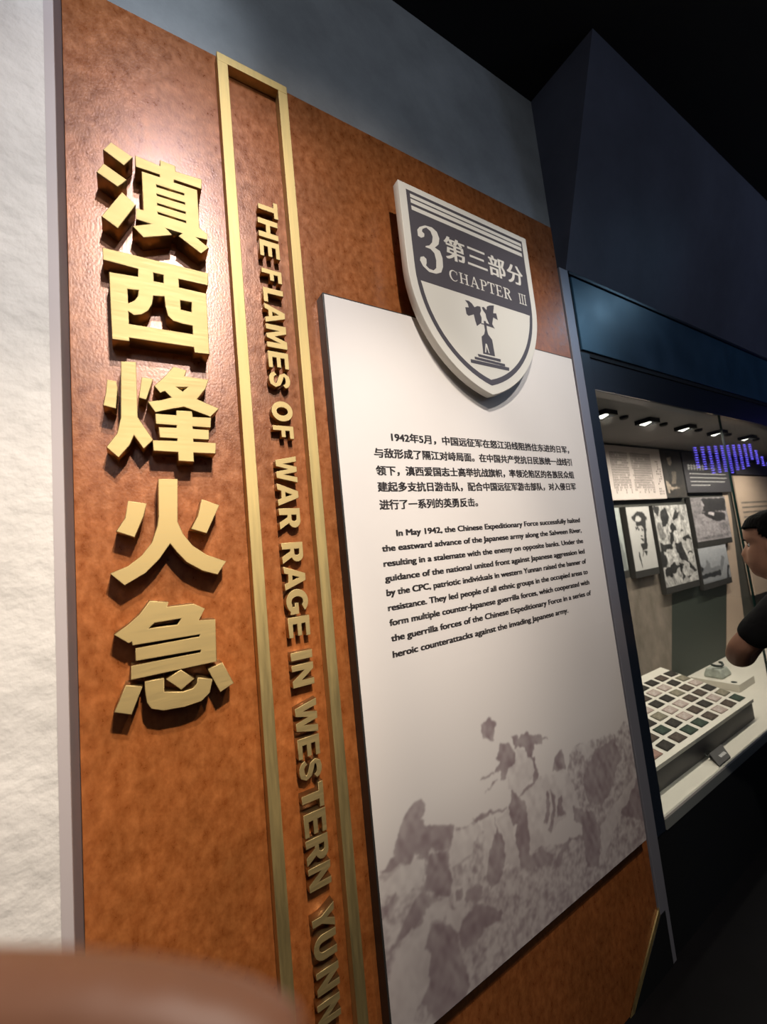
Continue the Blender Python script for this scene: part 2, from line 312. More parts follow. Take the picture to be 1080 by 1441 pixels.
PRINTS = {'board':[('m',[(905,762),(1107,691),(1290,637),(1600,502),(1086,445),(832,577)]),
 ('m',[(1243,939),(1323,926),(1409,918),(1489,907),(1569,929),(1592,876),(1594,756),(1601,611),(1600,502),(1387,514),(1260,525),(1231,569),(1242,691),(1205,784),(1196,867)]),
 ('m',[(479,882),(524,896),(621,874),(704,897),(788,884),(820,841),(801,734),(866,723),(935,710),(1025,708),(981,504),(599,499),(473,575),(474,796)]),
 ('l',[(1243,939),(1312,881),(1357,891),(1302,926)]),
 ('l',[(1376,673),(1602,740),(1527,664),(1405,613),(1309,549),(1324,646)]),
 ('d',[(1505,672),(1597,722),(1601,611),(1603,558),(1448,644)]),
 ('d',[(1356,885),(1483,889),(1500,820),(1432,749),(1352,706),(1279,757),(1277,828)]),
 ('l',[(976,881),(1038,900),(1100,900),(1189,881),(1217,831),(1243,736),(1195,743),(1121,750),(1058,712),(975,717),(993,843)]),
 ('l',[(933,969),(981,989),(982,1016),(1016,999),(1043,964),(1046,914),(970,885),(936,921)]),
 ('d',[(886,1134),(910,1117),(898,1063),(858,1083),(851,1103),(858,1121)]),
 ('d',[(966,1055),(989,1051),(994,1033),(1004,1044),(1035,1048),(1050,1036),(1103,1017),(1106,1011),(1145,999),(1105,1004),(1100,991),(1059,999),(1040,970),(1020,977),(1017,1004),(991,1018),(977,1012),(971,1030)]),
 ('d',[(925,1049),(950,1039),(975,1002),(971,979),(946,975),(933,971),(929,947),(903,953),(906,973),(882,984),(904,999),(899,1016),(911,1038)]),
 ('d',[(1040,970),(1052,963),(1053,928),(1066,907),(1055,897),(976,881),(970,885),(1034,902),(1043,920)]),
 ('d',[(827,985),(878,985),(881,979),(833,978)]),
 ('d',[(833,938),(866,956),(896,956),(868,948)]),
 ('d',[(938,915),(968,881),(993,843),(990,792),(982,713),(1039,704),(1084,669),(1061,645),(939,699),(924,743),(945,810),(915,812),(925,869)]),
 ('d',[(784,897),(846,887),(918,871),(917,866),(851,877),(795,880)]),
 ('d',[(864,867),(872,830),(898,765),(875,728),(822,752),(852,799),(865,832)]),
 ('d',[(1089,850),(1099,846),(1089,785),(1069,760),(1061,769),(1076,800)]),
 ('d',[(1108,848),(1121,832),(1113,775),(1085,732),(1074,742),(1101,791)]),
 ('d',[(1135,811),(1155,814),(1160,757),(1123,760)]),
 ('d',[(1181,950),(1194,920),(1195,885),(1162,888),(1129,905),(1148,929)]),
 ('d',[(1200,764),(1307,700),(1334,642),(1286,544),(1231,569),(1232,650),(1178,672),(1127,656),(1102,627),(1069,641),(1142,682),(1226,669),(1233,694),(1199,719)]),
 ('l',[(480,870),(573,875),(614,868),(601,810),(521,829),(479,843)]),
 ('l',[(605,761),(669,746),(675,711),(609,716),(582,676),(601,658),(585,587),(528,542),(473,575),(477,649),(501,708),(578,720)]),
 ('l',[(813,875),(858,866),(858,829),(831,791),(807,732),(782,735),(814,808)]),
 ('l',[(870,857),(921,865),(925,807),(940,735),(934,706),(875,736),(892,788)]),
 ('l',[(666,723),(727,702),(701,657),(661,658),(653,681)]),
 ('l',[(708,886),(776,885),(804,865),(771,817),(696,808),(694,850)]),
 ('d',[(617,1006),(631,988),(626,970),(611,959),(635,933),(684,922),(717,904),(712,872),(685,854),(638,880),(614,868),(585,889),(572,871),(509,888),(480,889),(526,907),(529,929),(548,960),(566,985),(589,1000)]),
 ('d',[(631,869),(664,863),(690,844),(692,784),(675,747),(632,764),(610,798),(613,837)]),
 ('d',[(599,796),(616,767),(592,744),(553,726),(503,722),(480,691),(488,722),(542,761),(582,788)]),
 ('d',[(471,812),(521,832),(526,826),(488,799),(473,789)]),
 ('d',[(614,713),(660,690),(688,648),(688,608),(709,524),(688,505),(600,504),(557,567),(585,587),(601,658),(582,676)]),
 ('d',[(730,684),(779,680),(848,625),(837,605),(781,620),(752,598),(704,599),(688,648)]),
 ('d',[(732,733),(786,724),(782,700),(744,697),(729,713)]),
 ('d',[(858,829),(891,784),(863,706),(814,694),(807,732),(831,791)]),
 ('l',[(689,761),(729,751),(725,707),(688,721)]),
 ('d',[(698,748),(719,745),(718,722),(698,728)])],
 'sold':[('d',[(0.486,0.935),(0.659,0.922),(0.808,0.845),(0.84,0.798),(0.771,0.763),(0.748,0.624),(0.676,0.495),(0.701,0.368),(0.618,0.304),(0.44,0.3),(0.386,0.385),(0.537,0.425),(0.598,0.498),(0.63,0.629),(0.599,0.677),(0.321,0.692),(0.294,0.77),(0.204,0.791),(0.179,0.828),(0.287,0.887)]),
 ('l',[(0.339,0.836),(0.487,0.854),(0.61,0.814),(0.568,0.779),(0.378,0.758),(0.297,0.775)]),
 ('d',[(0.294,0.689),(0.403,0.675),(0.405,0.652),(0.327,0.651),(0.285,0.615)]),
 ('d',[(0.382,0.658),(0.456,0.65),(0.431,0.623),(0.369,0.63)]),
 ('d',[(0.518,0.643),(0.609,0.639),(0.596,0.612),(0.52,0.62)]),
 ('d',[(0.433,0.544),(0.525,0.544),(0.523,0.511),(0.435,0.52)]),
 ('d',[(0.422,0.493),(0.569,0.495),(0.548,0.448),(0.446,0.458)]),
 ('d',[(0.286,0.313),(0.294,0.216),(0.337,0.044),(0.28,0.038),(0.23,0.249)]),
 ('d',[(0.442,0.304),(0.477,0.293),(0.412,0.208),(0.375,0.216)]),
 ('d',[(0.503,0.291),(0.632,0.274),(0.588,0.207),(0.553,0.219),(0.513,0.251)])],
 'big':[('d',[(0.014,1.005),(0.157,0.995),(0.149,0.91),(0.064,0.881),(0.008,0.925)]),
 ('d',[(0.144,0.899),(0.324,0.98),(0.386,0.88),(0.42,0.836),(0.283,0.744),(0.181,0.737),(0.165,0.824)]),
 ('m',[(0.036,0.808),(0.161,0.749),(0.246,0.584),(0.044,0.574)]),
 ('d',[(0.028,0.533),(0.344,0.514),(0.373,0.458),(0.108,0.422),(0.156,0.291),(0.108,0.23),(0.008,0.228),(-0.011,0.366)]),
 ('d',[(0.495,0.833),(0.636,0.927),(0.731,0.901),(0.679,0.837),(0.555,0.787)]),
 ('d',[(0.445,0.769),(0.601,0.708),(0.453,0.66),(0.474,0.583),(0.361,0.491),(0.316,0.57)]),
 ('d',[(0.449,0.519),(0.657,0.518),(0.691,0.406),(0.751,0.291),(0.786,0.244),(0.588,0.281),(0.478,0.397)]),
 ('d',[(0.696,0.681),(0.77,0.667),(0.709,0.648)]),
 ('d',[(0.704,0.57),(0.933,0.603),(1.009,0.52),(0.826,0.542),(0.713,0.526)]),
 ('d',[(0.791,0.255),(0.918,0.168),(1.007,0.116),(0.896,0.114),(0.786,0.178)]),
 ('d',[(0.787,0.377),(0.928,0.39),(0.941,0.356),(0.804,0.354)]),
 ('d',[(0.052,0.214),(0.352,0.276),(0.486,0.223),(0.209,0.105),(0.044,0.13)]),
 ('d',[(0.478,0.267),(0.622,0.234),(0.536,0.154),(0.613,0.082),(0.481,0.017),(0.545,0.109),(0.465,0.17)]),
 ('d',[(0.634,0.069),(0.799,0.077),(0.699,0.03)]),
 ('m',[(0.744,0.868),(0.872,0.852),(0.876,0.796),(0.748,0.812)]),
 ('l',[(0.487,0.68),(0.683,0.649),(0.674,0.561),(0.474,0.517),(0.461,0.616)]),
 ('l',[(0.084,0.423),(0.394,0.446),(0.486,0.288),(0.205,0.287)])],
 'ru':[('m',[(-0.015,0.997),(0.292,0.993),(0.268,0.683),(-0.018,0.469),(0.008,0.751)]),
 ('d',[(0.288,0.975),(0.996,0.981),(0.974,0.65),(0.264,0.664),(0.344,0.811)]),
 ('d',[(0.236,0.647),(0.46,0.674),(0.682,0.644),(0.911,0.592),(0.914,0.423),(0.616,0.423),(0.338,0.563)]),
 ('l',[(0.456,0.655),(0.627,0.627),(0.587,0.549),(0.444,0.597)]),
 ('m',[(-0.014,0.097),(0.926,0.11),(0.916,0.041),(0.025,0.049)]),
 ('m',[(0.661,0.378),(0.935,0.379),(0.935,0.178),(0.693,0.245)])],
 'rl':[('d',[(-0.061,0.589),(0.018,0.527),(0.135,0.33),(-0.021,0.302),(-0.096,0.389)]),
 ('m',[(0.166,0.506),(0.227,0.677),(0.32,0.51),(0.332,0.405),(0.672,0.409),(0.753,0.684),(0.844,0.671),(0.852,0.54),(0.705,0.248),(-0.021,0.302)]),
 ('d',[(-0.026,0.277),(0.649,0.282),(0.652,0.126),(-0.018,0.148)]),
 ('m',[(-0.124,0.062),(0.978,0.026),(0.971,-0.181),(-0.129,-0.141)]),
 ('d',[(0.92,0.4),(0.992,0.363),(0.902,-0.041),(0.841,-0.032)])],
 'por':[('d',[(0.235,0.938),(0.443,0.982),(0.567,0.881),(0.567,0.653),(0.692,0.55),(0.945,0.551),(0.836,0.269),(0.498,0.242),(0.24,0.281),(0.195,0.48),(0.139,0.646),(0.254,0.767)]),
 ('s',[(0.283,0.853),(0.483,0.869),(0.483,0.756),(0.374,0.667),(0.275,0.716)]),
 ('m',[(0.416,0.565),(0.644,0.532),(0.51,0.276),(0.316,0.279)]),
 ('l',[(0.046,0.366),(0.293,0.214),(0.686,0.204),(0.221,0.118),(0.063,0.091)]),
 ('d',[(0.158,0.152),(0.474,0.176),(0.399,0.078),(0.162,0.055)])]}

# ------------------------------------------------------------------ the setting
structure(box('floor', 'floor', -2.2, 11, -4.5, 1.0, -.05, 0))
structure(box('ceiling', 'ceiling', -2.2, 11, -4.5, 1.0, 3.72, 3.80))
structure(box('wall_back', 'plaster_dark', -2.2, 1.715, .04, .14, 0, 3.72))
structure(box('wall_end', 'bulk', 10.9, 11, -4.4, 1.0, 0, 3.72))
structure(box('wall_front', 'bulk', -2.2, 11, -4.5, -4.4, 0, 3.72))
structure(box('wall_side', 'plaster_dark', -2.2, -2.1, -4.4, .04, 0, 3.72))
bm = bmesh.new()                                       # the plaster pier left of the panel, slightly uneven
nx, nz = 60, 150
xs = [-2.1 + (2.1 - .104) * i / nx for i in range(nx + 1)]
vs = [[bm.verts.new((x, -.136 + .004 * noise.noise(Vector((x * 9, 0, k * 3.72 / nz * 9))) * (1 if i < nx - 1 else .2), k * 3.72 / nz)) for i, x in enumerate(xs)] for k in range(nz + 1)]
for k in range(nz):
    for i in range(nx): bm.faces.new((vs[k][i], vs[k][i + 1], vs[k + 1][i + 1], vs[k + 1][i]))
v0, v1 = vs[0][-1].co, vs[-1][-1].co
add_box(bm, -2.1, -.104, -.128, .04, 0, 3.72)
o = structure(link('wall_left', mesh(bm), 'plaster'))
structure(box('trim_1', 'bead', -.1045, -.0893, -.137, -.127, 0, 3.72))
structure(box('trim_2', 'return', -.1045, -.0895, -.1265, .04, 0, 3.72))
bm = bmesh.new()                                       # bulkhead over the showcase: leans out towards the ceiling
p = [(1.715, 0, 2.822), (1.715, -.275, 3.72), (1.715, .9, 3.72), (1.715, .9, 2.822)]
a = [bm.verts.new(q) for q in p]; b = [bm.verts.new((10.9, q[1], q[2])) for q in p]
bm.faces.new(a); bm.faces.new(b)
for i in range(4): bm.faces.new((a[i], a[(i + 1) % 4], b[(i + 1) % 4], b[i]))
structure(link('wall_right', mesh(bm), 'bulk'))
bm = bmesh.new(); add_box(bm, 1.661, 1.722, -.004, .05, .0, 2.82); bevel(bm, .002)
structure(link('trim_3', mesh(bm), 'steel'))

# ------------------------------------------------------------------ brown panel
panel = empty('title_panel', (.78, 0, 0), 'tall mottled copper brown panel behind the gold characters and cream board', 'panel')
solid('panel_sheet', 'copper', [[(-.0885, 0), (1.415, 0), (1.652, .185), (1.652, 3.008), (-.0885, 3.008)]], 0, .039, panel, .001)
solid('edge_trim', 'gold_bar', [[(1.392, .002), (1.418, .002), (1.656, .190), (1.656, .215), (1.645, .206)]], -.006, .0, panel, .001)['label'] = 'thin gold edging along the slanted lower corner'
solid('plinth', 'black', [[(1.42, .0), (1.694, .0), (1.694, .188), (1.658, .188)]], -.0055, .038, panel, .001)['label'] = 'black plinth piece below the gold edging'

# ------------------------------------------------------------------ gold border
border = empty('gold_border', (.332, 0, 0), 'tall aged gold strip border framing the column of raised English letters', 'border')
YB = -.028
box('side_bar', 'gold_bar', .2380, .2650, YB, -.0005, .45, 2.963, border, .0012)
box('side_bar', 'gold_bar', .4000, .4270, YB, -.0005, .45, 2.963, border, .0012)
box('top_bar', 'gold_bar', .2380, .4270, YB, -.0005, 2.963, 2.987, border, .0012)

# ------------------------------------------------------------------ five big gold characters
for key, what in (('dian', 'topmost large gold Chinese character, three slanted drops at its left'),
                  ('xi', 'second large gold Chinese character from the top, a wide boxed shape'),
                  ('feng', 'middle of the five large gold Chinese characters, narrow flame at its left'),
                  ('huo', 'fourth large gold Chinese character, two sweeping legs and two short dots'),
                  ('ji', 'lowest large gold Chinese character, with dots around a curved hook')):
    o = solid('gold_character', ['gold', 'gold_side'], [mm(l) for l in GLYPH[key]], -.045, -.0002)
    tag(o, what, 'letter', 'large gold Chinese characters')

# ------------------------------------------------------------------ raised English letters, read top to bottom
def stroke(pts, w):
    P = [Vector(p) for p in pts]; Lf, Rt = [], []
    for i, p in enumerate(P):
        t = (P[min(i + 1, len(P) - 1)] - P[max(i - 1, 0)]).normalized(); n_ = Vector((-t.y, t.x)) * w / 2
        Lf.append(tuple(p + n_)); Rt.append(tuple(p - n_))
    return Lf + Rt[::-1]
LET = {
 'T': [[(0, .78), (0, 1), (1, 1), (1, .78), (.66, .78), (.66, 0), (.34, 0), (.34, .78)]],
 'H': [[(0, 0), (0, 1), (.3, 1), (.3, .61), (.7, .61), (.7, 1), (1, 1), (1, 0), (.7, 0), (.7, .39), (.3, .39), (.3, 0)]],
 'E': [[(0, 0), (0, 1), (1, 1), (1, .79), (.36, .79), (.36, .61), (.95, .61), (.95, .4), (.36, .4), (.36, .21), (1, .21), (1, 0)]],
 'F': [[(0, 0), (0, 1), (1, 1), (1, .79), (.38, .79), (.38, .6), (.9, .6), (.9, .39), (.38, .39), (.38, 0)]],
 'L': [[(0, 0), (0, 1), (.4, 1), (.4, .22), (1, .22), (1, 0)]],
 'A': [[(0, 0), (.35, 1), (.65, 1), (1, 0), (.72, 0), (.665, .18), (.335, .18), (.28, 0)], [(.4, .38), (.6, .38), (.5, .72)]],
 'M': [[(0, 0), (0, 1), (.33, 1), (.5, .42), (.67, 1), (1, 1), (1, 0), (.77, 0), (.77, .7), (.59, 0), (.41, 0), (.23, .7), (.23, 0)]],
 'N': [[(0, 0), (0, 1), (.3, 1), (.72, .42), (.72, 1), (1, 1), (1, 0), (.7, 0), (.28, .58), (.28, 0)]],
 'W': [[(0, 1), (.21, 1), (.3, .35), (.4, 1), (.6, 1), (.7, .35), (.79, 1), (1, 1), (.83, 0), (.6, 0), (.5, .6), (.4, 0), (.17, 0)]],
 'R': [[(0, 0), (0, 1)] + arc(.6, .71, .34, .29, 90, -70, 10) + [(1, 0), (.66, 0), (.42, .39), (.32, .39), (.32, 0)], [(.32, .58), (.32, .81)] + arc(.52, .695, .1, .115, 90, -90, 6)],
 'I': [[(0, 0), (0, 1), (1, 1), (1, 0)]],
 'O': [arc(.5, .5, .5, .52, 0, 350, 28), arc(.5, .5, .2, .27, 0, 340, 18)],
 'G': [arc(.5, .5, .5, .52, 38, 318, 24) + [(1, .12), (1, .55), (.55, .55), (.55, .37), (.7, .37), (.7, .25)] + arc(.5, .5, .2, .27, -62, -312, 14)],
 'S': [stroke([(.88, .70), (.80, .83), (.66, .89), (.48, .9), (.27, .86), (.17, .73), (.25, .60), (.5, .52), (.75, .43), (.84, .28), (.74, .14), (.52, .10), (.33, .11), (.2, .18), (.12, .31)], .24)],
 'U': [[(0, 1)] + arc(.5, .4, .5, .42, 180, 360, 14) + [(1, 1), (.69, 1)] + arc(.5, .4, .19, .19, 360, 180, 8) + [(.31, 1)]],
 'Y': [[(0, 1), (.33, 1), (.5, .66), (.67, 1), (1, 1), (.66, .42), (.66, 0), (.34, 0), (.34, .42)]],
}
ROW = [('T', 2.604, 2.557, 0.319), ('H', 2.547, 2.493, 0.315), ('E', 2.485, 2.439, 0.315), ('F', 2.404, 2.37, 0.315), ('L', 2.351, 2.311, 0.315), ('A', 2.307, 2.254, 0.315), ('M', 2.251, 2.188, 0.315), ('E', 2.178, 2.134, 0.315), ('S', 2.125, 2.081, 0.314), ('O', 2.047, 1.994, 0.314), ('F', 1.983, 1.95, 0.313), ('W', 1.906, 1.838, 0.313), ('A', 1.836, 1.78, 0.312), ('R', 1.774, 1.722, 0.312), ('R', 1.69, 1.639, 0.312), ('A', 1.633, 1.576, 0.313), ('G', 1.577, 1.518, 0.314), ('E', 1.512, 1.465, 0.314), ('I', 1.43, 1.413, 0.314), ('N', 1.402, 1.351, 0.314), ('W', 1.318, 1.242, 0.314), ('E', 1.237, 1.192, 0.314), ('S', 1.188, 1.142, 0.314), ('T', 1.132, 1.078, 0.314), ('E', 1.074, 1.024, 0.315), ('R', 1.019, 0.966, 0.315), ('N', 0.96, 0.912, 0.316), ('Y', 0.872, 0.823, 0.316), ('U', 0.819, 0.768, 0.316), ('N', 0.75, 0.704, 0.316), ('N', 0.689, 0.644, 0.313)]
WORDS = ['THE', 'FLAMES', 'OF', 'WAR', 'RAGE', 'IN', 'WESTERN', 'YUNN']
ORD = ['first', 'second', 'third', 'fourth', 'fifth', 'sixth', 'seventh']
it = iter(ROW)
for w in WORDS:
    for i, ch in enumerate(w):
        c, za, zb, x0 = next(it); assert c == ch
        if c == 'I': za, zb = za + .001, zb - .001
        lp = [[(x0 + .053 * v, za - u * (za - zb)) for u, v in l] for l in LET[c]]
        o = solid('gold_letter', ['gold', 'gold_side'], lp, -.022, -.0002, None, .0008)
        word = 'last visible word' if w == 'YUNN' else 'word ' + w
        tag(o, f'small raised gold letter {c}, {ORD[i]} letter of the {word}, turned sideways', 'letter', 'raised gold English letters')

# ------------------------------------------------------------------ cream board with its printed text and picture
board = empty('information_board', (1.03, 0, .501), 'cream printed information board on the copper brown panel', 'sign')
X0, X1, Z0, Z1 = .473, 1.586, .501, 2.365
box('backing', 'edge', X0, X1, -.0405, -.0005, Z0, Z1, board, .001)
box('face', 'cream', X0 + .004, X1 - .003, -.042, -.0395, Z0 + .004, Z1 - .005, board)
cn = ['1942年5月，中国远征军在怒江沿线阻挡住东进的日军，', '与敌形成了隔江对峙局面。在中国共产党抗日民族统一战线引', '领下，滇西爱国志士高举抗战旗帜，率领沦陷区的各族民众组', '建起多支抗日游击队，配合中国远征军游击部队，对入侵日军', '进行了一系列的英勇反击。']
cz = [1.957, 1.908, 1.858, 1.812, 1.762]; cx = [(.648, 1.470), (.586, 1.476), (.586, 1.478), (.586, 1.478), (.586, .951)]
text_obj('chinese_text', 'ink', [text_polys(t, a, b, z, .0295, .0014) for t, (a, b), z in zip(cn, cx, cz)], -.0423, board)
en = ['In May 1942, the Chinese Expeditionary Force successfully halted', 'the eastward advance of the Japanese army along the Salween River,', 'resulting in a stalemate with the enemy on opposite banks. Under the', 'guidance of the national united front against Japanese aggression led', 'by the CPC, patriotic individuals in western Yunnan raised the banner of', 'resistance. They led people of all ethnic groups in the occupied areas to', 'form multiple counter-Japanese guerrilla forces, which cooperated with', 'the guerrilla forces of the Chinese Expeditionary Force in a series of', 'heroic counterattacks against the invading Japanese army.']
ez = [1.685, 1.646, 1.6055, 1.566, 1.528, 1.4885, 1.4495, 1.4095, 1.368]
text_obj('english_text', 'ink', [text_polys(t, .631 if i == 0 else .580, 1.323 if i == 8 else 1.472, z, .0240, .0016, bold_z=.0006) for i, (t, z) in enumerate(zip(en, ez))], -.0423, board)
def scene_print(U, V):
    X = (X0 + .004 + U * (X1 - X0 - .007)) * 1000; Z = (505 + V * 795)
    wx = 10 * (vnoise(X / 1000, Z / 1000, 28, 31) - .5) + 9 * (vnoise(X / 1000, Z / 1000, 85, 32) - .5); wz = 10 * (vnoise(X / 1000, Z / 1000, 28, 33) - .5) + 9 * (vnoise(X / 1000, Z / 1000, 85, 34) - .5)
    t = np.zeros(U.shape); tone = {'l': .12, 'm': .55, 'd': .92}
    for k, pts in PRINTS['board']:
        ins = fillpoly(X + wx, Z + wz, pts)
        if k == 'm':
            nz_ = .55 * vnoise(X / 1000, Z / 1000, 60, 3) + .45 * vnoise(X / 1000, Z / 1000, 130, 5)
            t = np.where(ins, np.clip((nz_ - .5) * 1.5 + .42, .12, .8), t)
        else: t = np.where(ins, tone[k] + (.55 if k == 'd' else .35) * (vnoise(X / 1000 + Z / 2500, Z / 4000, 75, 8) * .6 + vnoise(X / 1000, Z / 1000, 22, 9) * .4 - (.62 if k == 'd' else .40)), t)
    t = t + .26 * (vnoise(X / 1000, Z / 1000, 70, 21) - .5) * (t > .08)
    t = blur(t, 2)
    t *= np.clip((1320 - Z) / 120, 0, 1)
    base = np.array([.80, .745, .70]); light = np.array([.60, .53, .50]); dark = np.array([.30, .23, .235])
    low = np.clip((1000 - Z) / 350, 0, 1)[..., None] * .9
    bg = base * (1 - low) + light * low
    return bg * (1 - t[..., None]) + dark * t[..., None]
picture('printed_picture', X0 + .004, X1 - .003, .505, 1.300, -.0422, 400, 286, scene_print, board)['label'] = 'faded mauve picture of soldiers on a hillside'

# ------------------------------------------------------------------ shield
shield = empty('shield_plaque', (1.035, 0, 2.15), 'cream and slate shield plaque overlapping the top edge of the cream board', 'plaque')
def half_curve(w, n=12):                               # lower right curve of a shield of half width w
    return [(w * math.cos(a) ** .82, math.sin(a)) for a in [math.pi / 2 * i / n for i in range(n + 1)]]
def shield_loop(w, zt, zs, zb, n=14):
    cx_ = 1.0365
    r_ = [(cx_ + w, zt), (cx_ + w, zs)] + [(cx_ + w * math.cos(a) ** .85, zs - (zs - zb) * math.sin(a) ** 1.0) for a in [math.pi / 2 * i / n for i in range(1, n)]] + [(cx_, zb)]
    return r_ + [(2 * cx_ - x, z) for x, z in r_[-2::-1]]
def arch(w, zt, zs, zb, n=16):                         # pointed: two circular arcs meeting at zb
    cx_ = 1.0365; h = zs - zb; R_ = (h * h + w * w) / (2 * w); t1 = math.asin(min(1, h / R_))
    r_ = [(cx_ + w, zt)] + [(cx_ + w - R_ + R_ * math.cos(t1 * i / n), zs - R_ * math.sin(t1 * i / n)) for i in range(n + 1)]
    r_[-1] = (cx_, zb)
    return r_ + [(2 * cx_ - x, z) for x, z in r_[-2::-1]]
YS = -.088
solid('plaque_body', 'shield', [arch(.294, 2.778, 2.500, 2.121)], YS, -.060, shield, .0015)
solid('wall_spacer', 'edge', [arch(.20, 2.70, 2.50, 2.27)], -.0602, -.0424, shield, .001)['label'] = 'dark spacer behind the plaque'
flat('dark_field', 'slate', [[arch(.267, 2.757, 2.500, 2.153)]], YS - .0003, shield)
wf = arch(.252, 2.4555, 2.4555, 2.171)
def arch_clip(w, zcut, zs, zb): return [(x, min(z, zcut)) for x, z in arch(w, zcut + .2, zs, zb)]
flat('lower_field', 'shield', [[arch_clip(.252, 2.4555, 2.500, 2.173)]], YS - .0006, shield)
flat('stripe', 'shield', [[[(.783, 2.746), (1.297, 2.746), (1.297, 2.734), (.783, 2.734)]]], YS - .0006, shield)
flat('stripe', 'shield', [[[(.783, 2.729), (1.295, 2.729), (1.295, 2.715), (.783, 2.715)]]], YS - .0006, shield)
flat('stripe', 'shield', [[[(.783, 2.7055), (1.293, 2.7055), (1.293, 2.691), (.783, 2.691)]]], YS - .0006, shield)
flat('numeral', 'shield', [[mm(GLYPH['three'][0])]], YS - .0006, shield)
mono = [[mm(l)] for l in GLYPH['birds']]
flat('monument_emblem', 'slate', mono, YS - .0009, shield)
flat('lettering', 'shield', [[[(1.024, 2.266), (1.029, 2.266), (1.035, 2.288), (1.041, 2.266), (1.046, 2.266), (1.038, 2.298), (1.032, 2.298)]]], YS - .0012, shield)
hz = [text_polys(ch, a, b, 0, res=4, bold=.0026, bold_z=.0006, fit_z=(zb + .001, zt - .001)) for ch, a, b, zb, zt in (('第', .904, .990, 2.566, 2.648), ('三', 1.003, 1.090, 2.574, 2.642), ('部', 1.103, 1.182, 2.566, 2.645), ('分', 1.196, 1.276, 2.565, 2.641))]
text_obj('chapter_characters', 'shield', hz, YS - .0006, shield)
B_ = lambda a, b, c, d: [(a, c), (b, c), (b, d), (a, d)]
sr = .07
SER = {
 'I': [B_(.35, .65, 0, 1), B_(.1, .9, 0, sr), B_(.1, .9, 1 - sr, 1)],
 'H': [B_(.12, .28, 0, 1), B_(.72, .88, 0, 1), B_(.28, .72, .46, .53), B_(0, .4, 0, sr), B_(.6, 1, 0, sr), B_(0, .4, 1 - sr, 1), B_(.6, 1, 1 - sr, 1)],
 'A': [[(.1, 0), (.17, 0), (.5, .88), (.46, 1)], [(.46, 1), (.56, 1), (.92, 0), (.74, 0)], B_(.26, .68, .32, .39), B_(0, .3, 0, sr), B_(.62, 1, 0, sr)],
 'P': [B_(.14, .34, 0, 1), B_(0, .5, 0, sr), B_(0, .3, 1 - sr, 1), arc(.55, .74, .43, .26, 90, -90, 12) + arc(.55, .74, .22, .19, -90, 90, 10), B_(.3, .56, 1 - sr, 1), B_(.3, .56, .48, .55)],
 'T': [B_(.4, .6, 0, 1), B_(.22, .78, 0, sr), B_(0, 1, .92, 1), [(0, .72), (.06, .72), (.14, .93), (0, .93)], [(1, .72), (.94, .72), (.86, .93), (1, .93)]],
 'E': [B_(.14, .34, 0, 1), B_(0, .95, 0, sr), B_(0, .9, 1 - sr, 1), B_(.3, .72, .47, .54), B_(.68, .74, .38, .63), [(.88, .05), (1, .26), (.94, .26), (.78, .05)], [(.84, .95), (.9, .74), (.95, .74), (.93, .95)]],
 'R': [B_(.14, .34, 0, 1), B_(0, .48, 0, sr), B_(0, .3, 1 - sr, 1), arc(.5, .76, .4, .24, 90, -90, 12) + arc(.5, .76, .2, .17, -90, 90, 10), B_(.3, .52, 1 - sr, 1), B_(.3, .52, .52, .59), [(.42, .54), (.64, .54), (.98, .03), (1.04, 0), (.78, 0)]],
 'C': [arc(.53, .5, .53, .51, 48, 318, 22) + arc(.58, .5, .38, .44, 318, 48, 18), B_(.9, .96, .66, .98)],
}
spans = [('C', .908, .944, 2.492, 2.530), ('H', .951, .992, 2.493, 2.531), ('A', .998, 1.040, 2.493, 2.533), ('P', 1.046, 1.078, 2.493, 2.533), ('T', 1.082, 1.116, 2.493, 2.534), ('E', 1.121, 1.154, 2.493, 2.535), ('R', 1.160, 1.198, 2.493, 2.535), ('I', 1.237, 1.252, 2.492, 2.533), ('I', 1.251, 1.266, 2.492, 2.533), ('I', 1.265, 1.280, 2.492, 2.533)]
flat('chapter_lettering', 'shield', [[[(a + u * (b - a), c + v * (d_ - c)) for u, v in l]] for ch, a, b, c, d_ in spans[:7] for l in SER[ch]], YS - .0006, shield)
flat('roman_numeral', 'shield', [[[(a + u * (b - a), c + v * (d_ - c)) for u, v in l]] for ch, a, b, c, d_ in spans[7:] for l in SER[ch]], YS - .0006, shield)

# ------------------------------------------------------------------ showcase
case = empty('display_case', (2.6, .3, 0), 'long dark glass fronted museum showcase right of the brown panel', 'showcase')
XE = 6.4
box('base', 'black', 1.724, XE, .004, .70, 0, .43, case)
box('sill', 'deck_edge', 1.80, XE, -.003, .02, .43, .470, case)['label'] = 'grey strip along the foot of the glass'
box('deck', 'deck', 1.796, XE, -.003, .70, .470, .480, case)
box('post', 'navy', 1.724, 1.795, -.002, .69, .43, 2.44, case, .003)
box('header_frame', 'black', 1.724, XE, .006, .70, 2.43, 2.820, case)
box('header_panel', 'header', 1.745, XE, -.002, .012, 2.452, 2.800, case, .002)['label'] = 'glossy navy blue header panel'
box('header_rim', 'navy', 1.724, XE, -.008, .006, 2.804, 2.820, case, .002)
box('soffit_band', 'navy', 1.795, XE, .012, .06, 2.275, 2.44, case)
box('case_ceiling', 'case_grey', 1.795, XE, .06, .68, 2.275, 2.30, case)
box('back_panel', 'case_dark', 1.795, XE, .66, .70, .48, 2.30, case)
flat('mural', 'mural', [[[(1.80, .482), (3.36, .482), (3.66, 1.30), (1.80, 1.30)]]], .6595, case)['label'] = 'tan mottled lower backdrop'
flat('green_backdrop', 'green', [[[(3.36, .482), (4.40, .482), (4.70, 1.12), (3.63, 1.22)]]], .6590, case)['label'] = 'dark green lower backdrop'
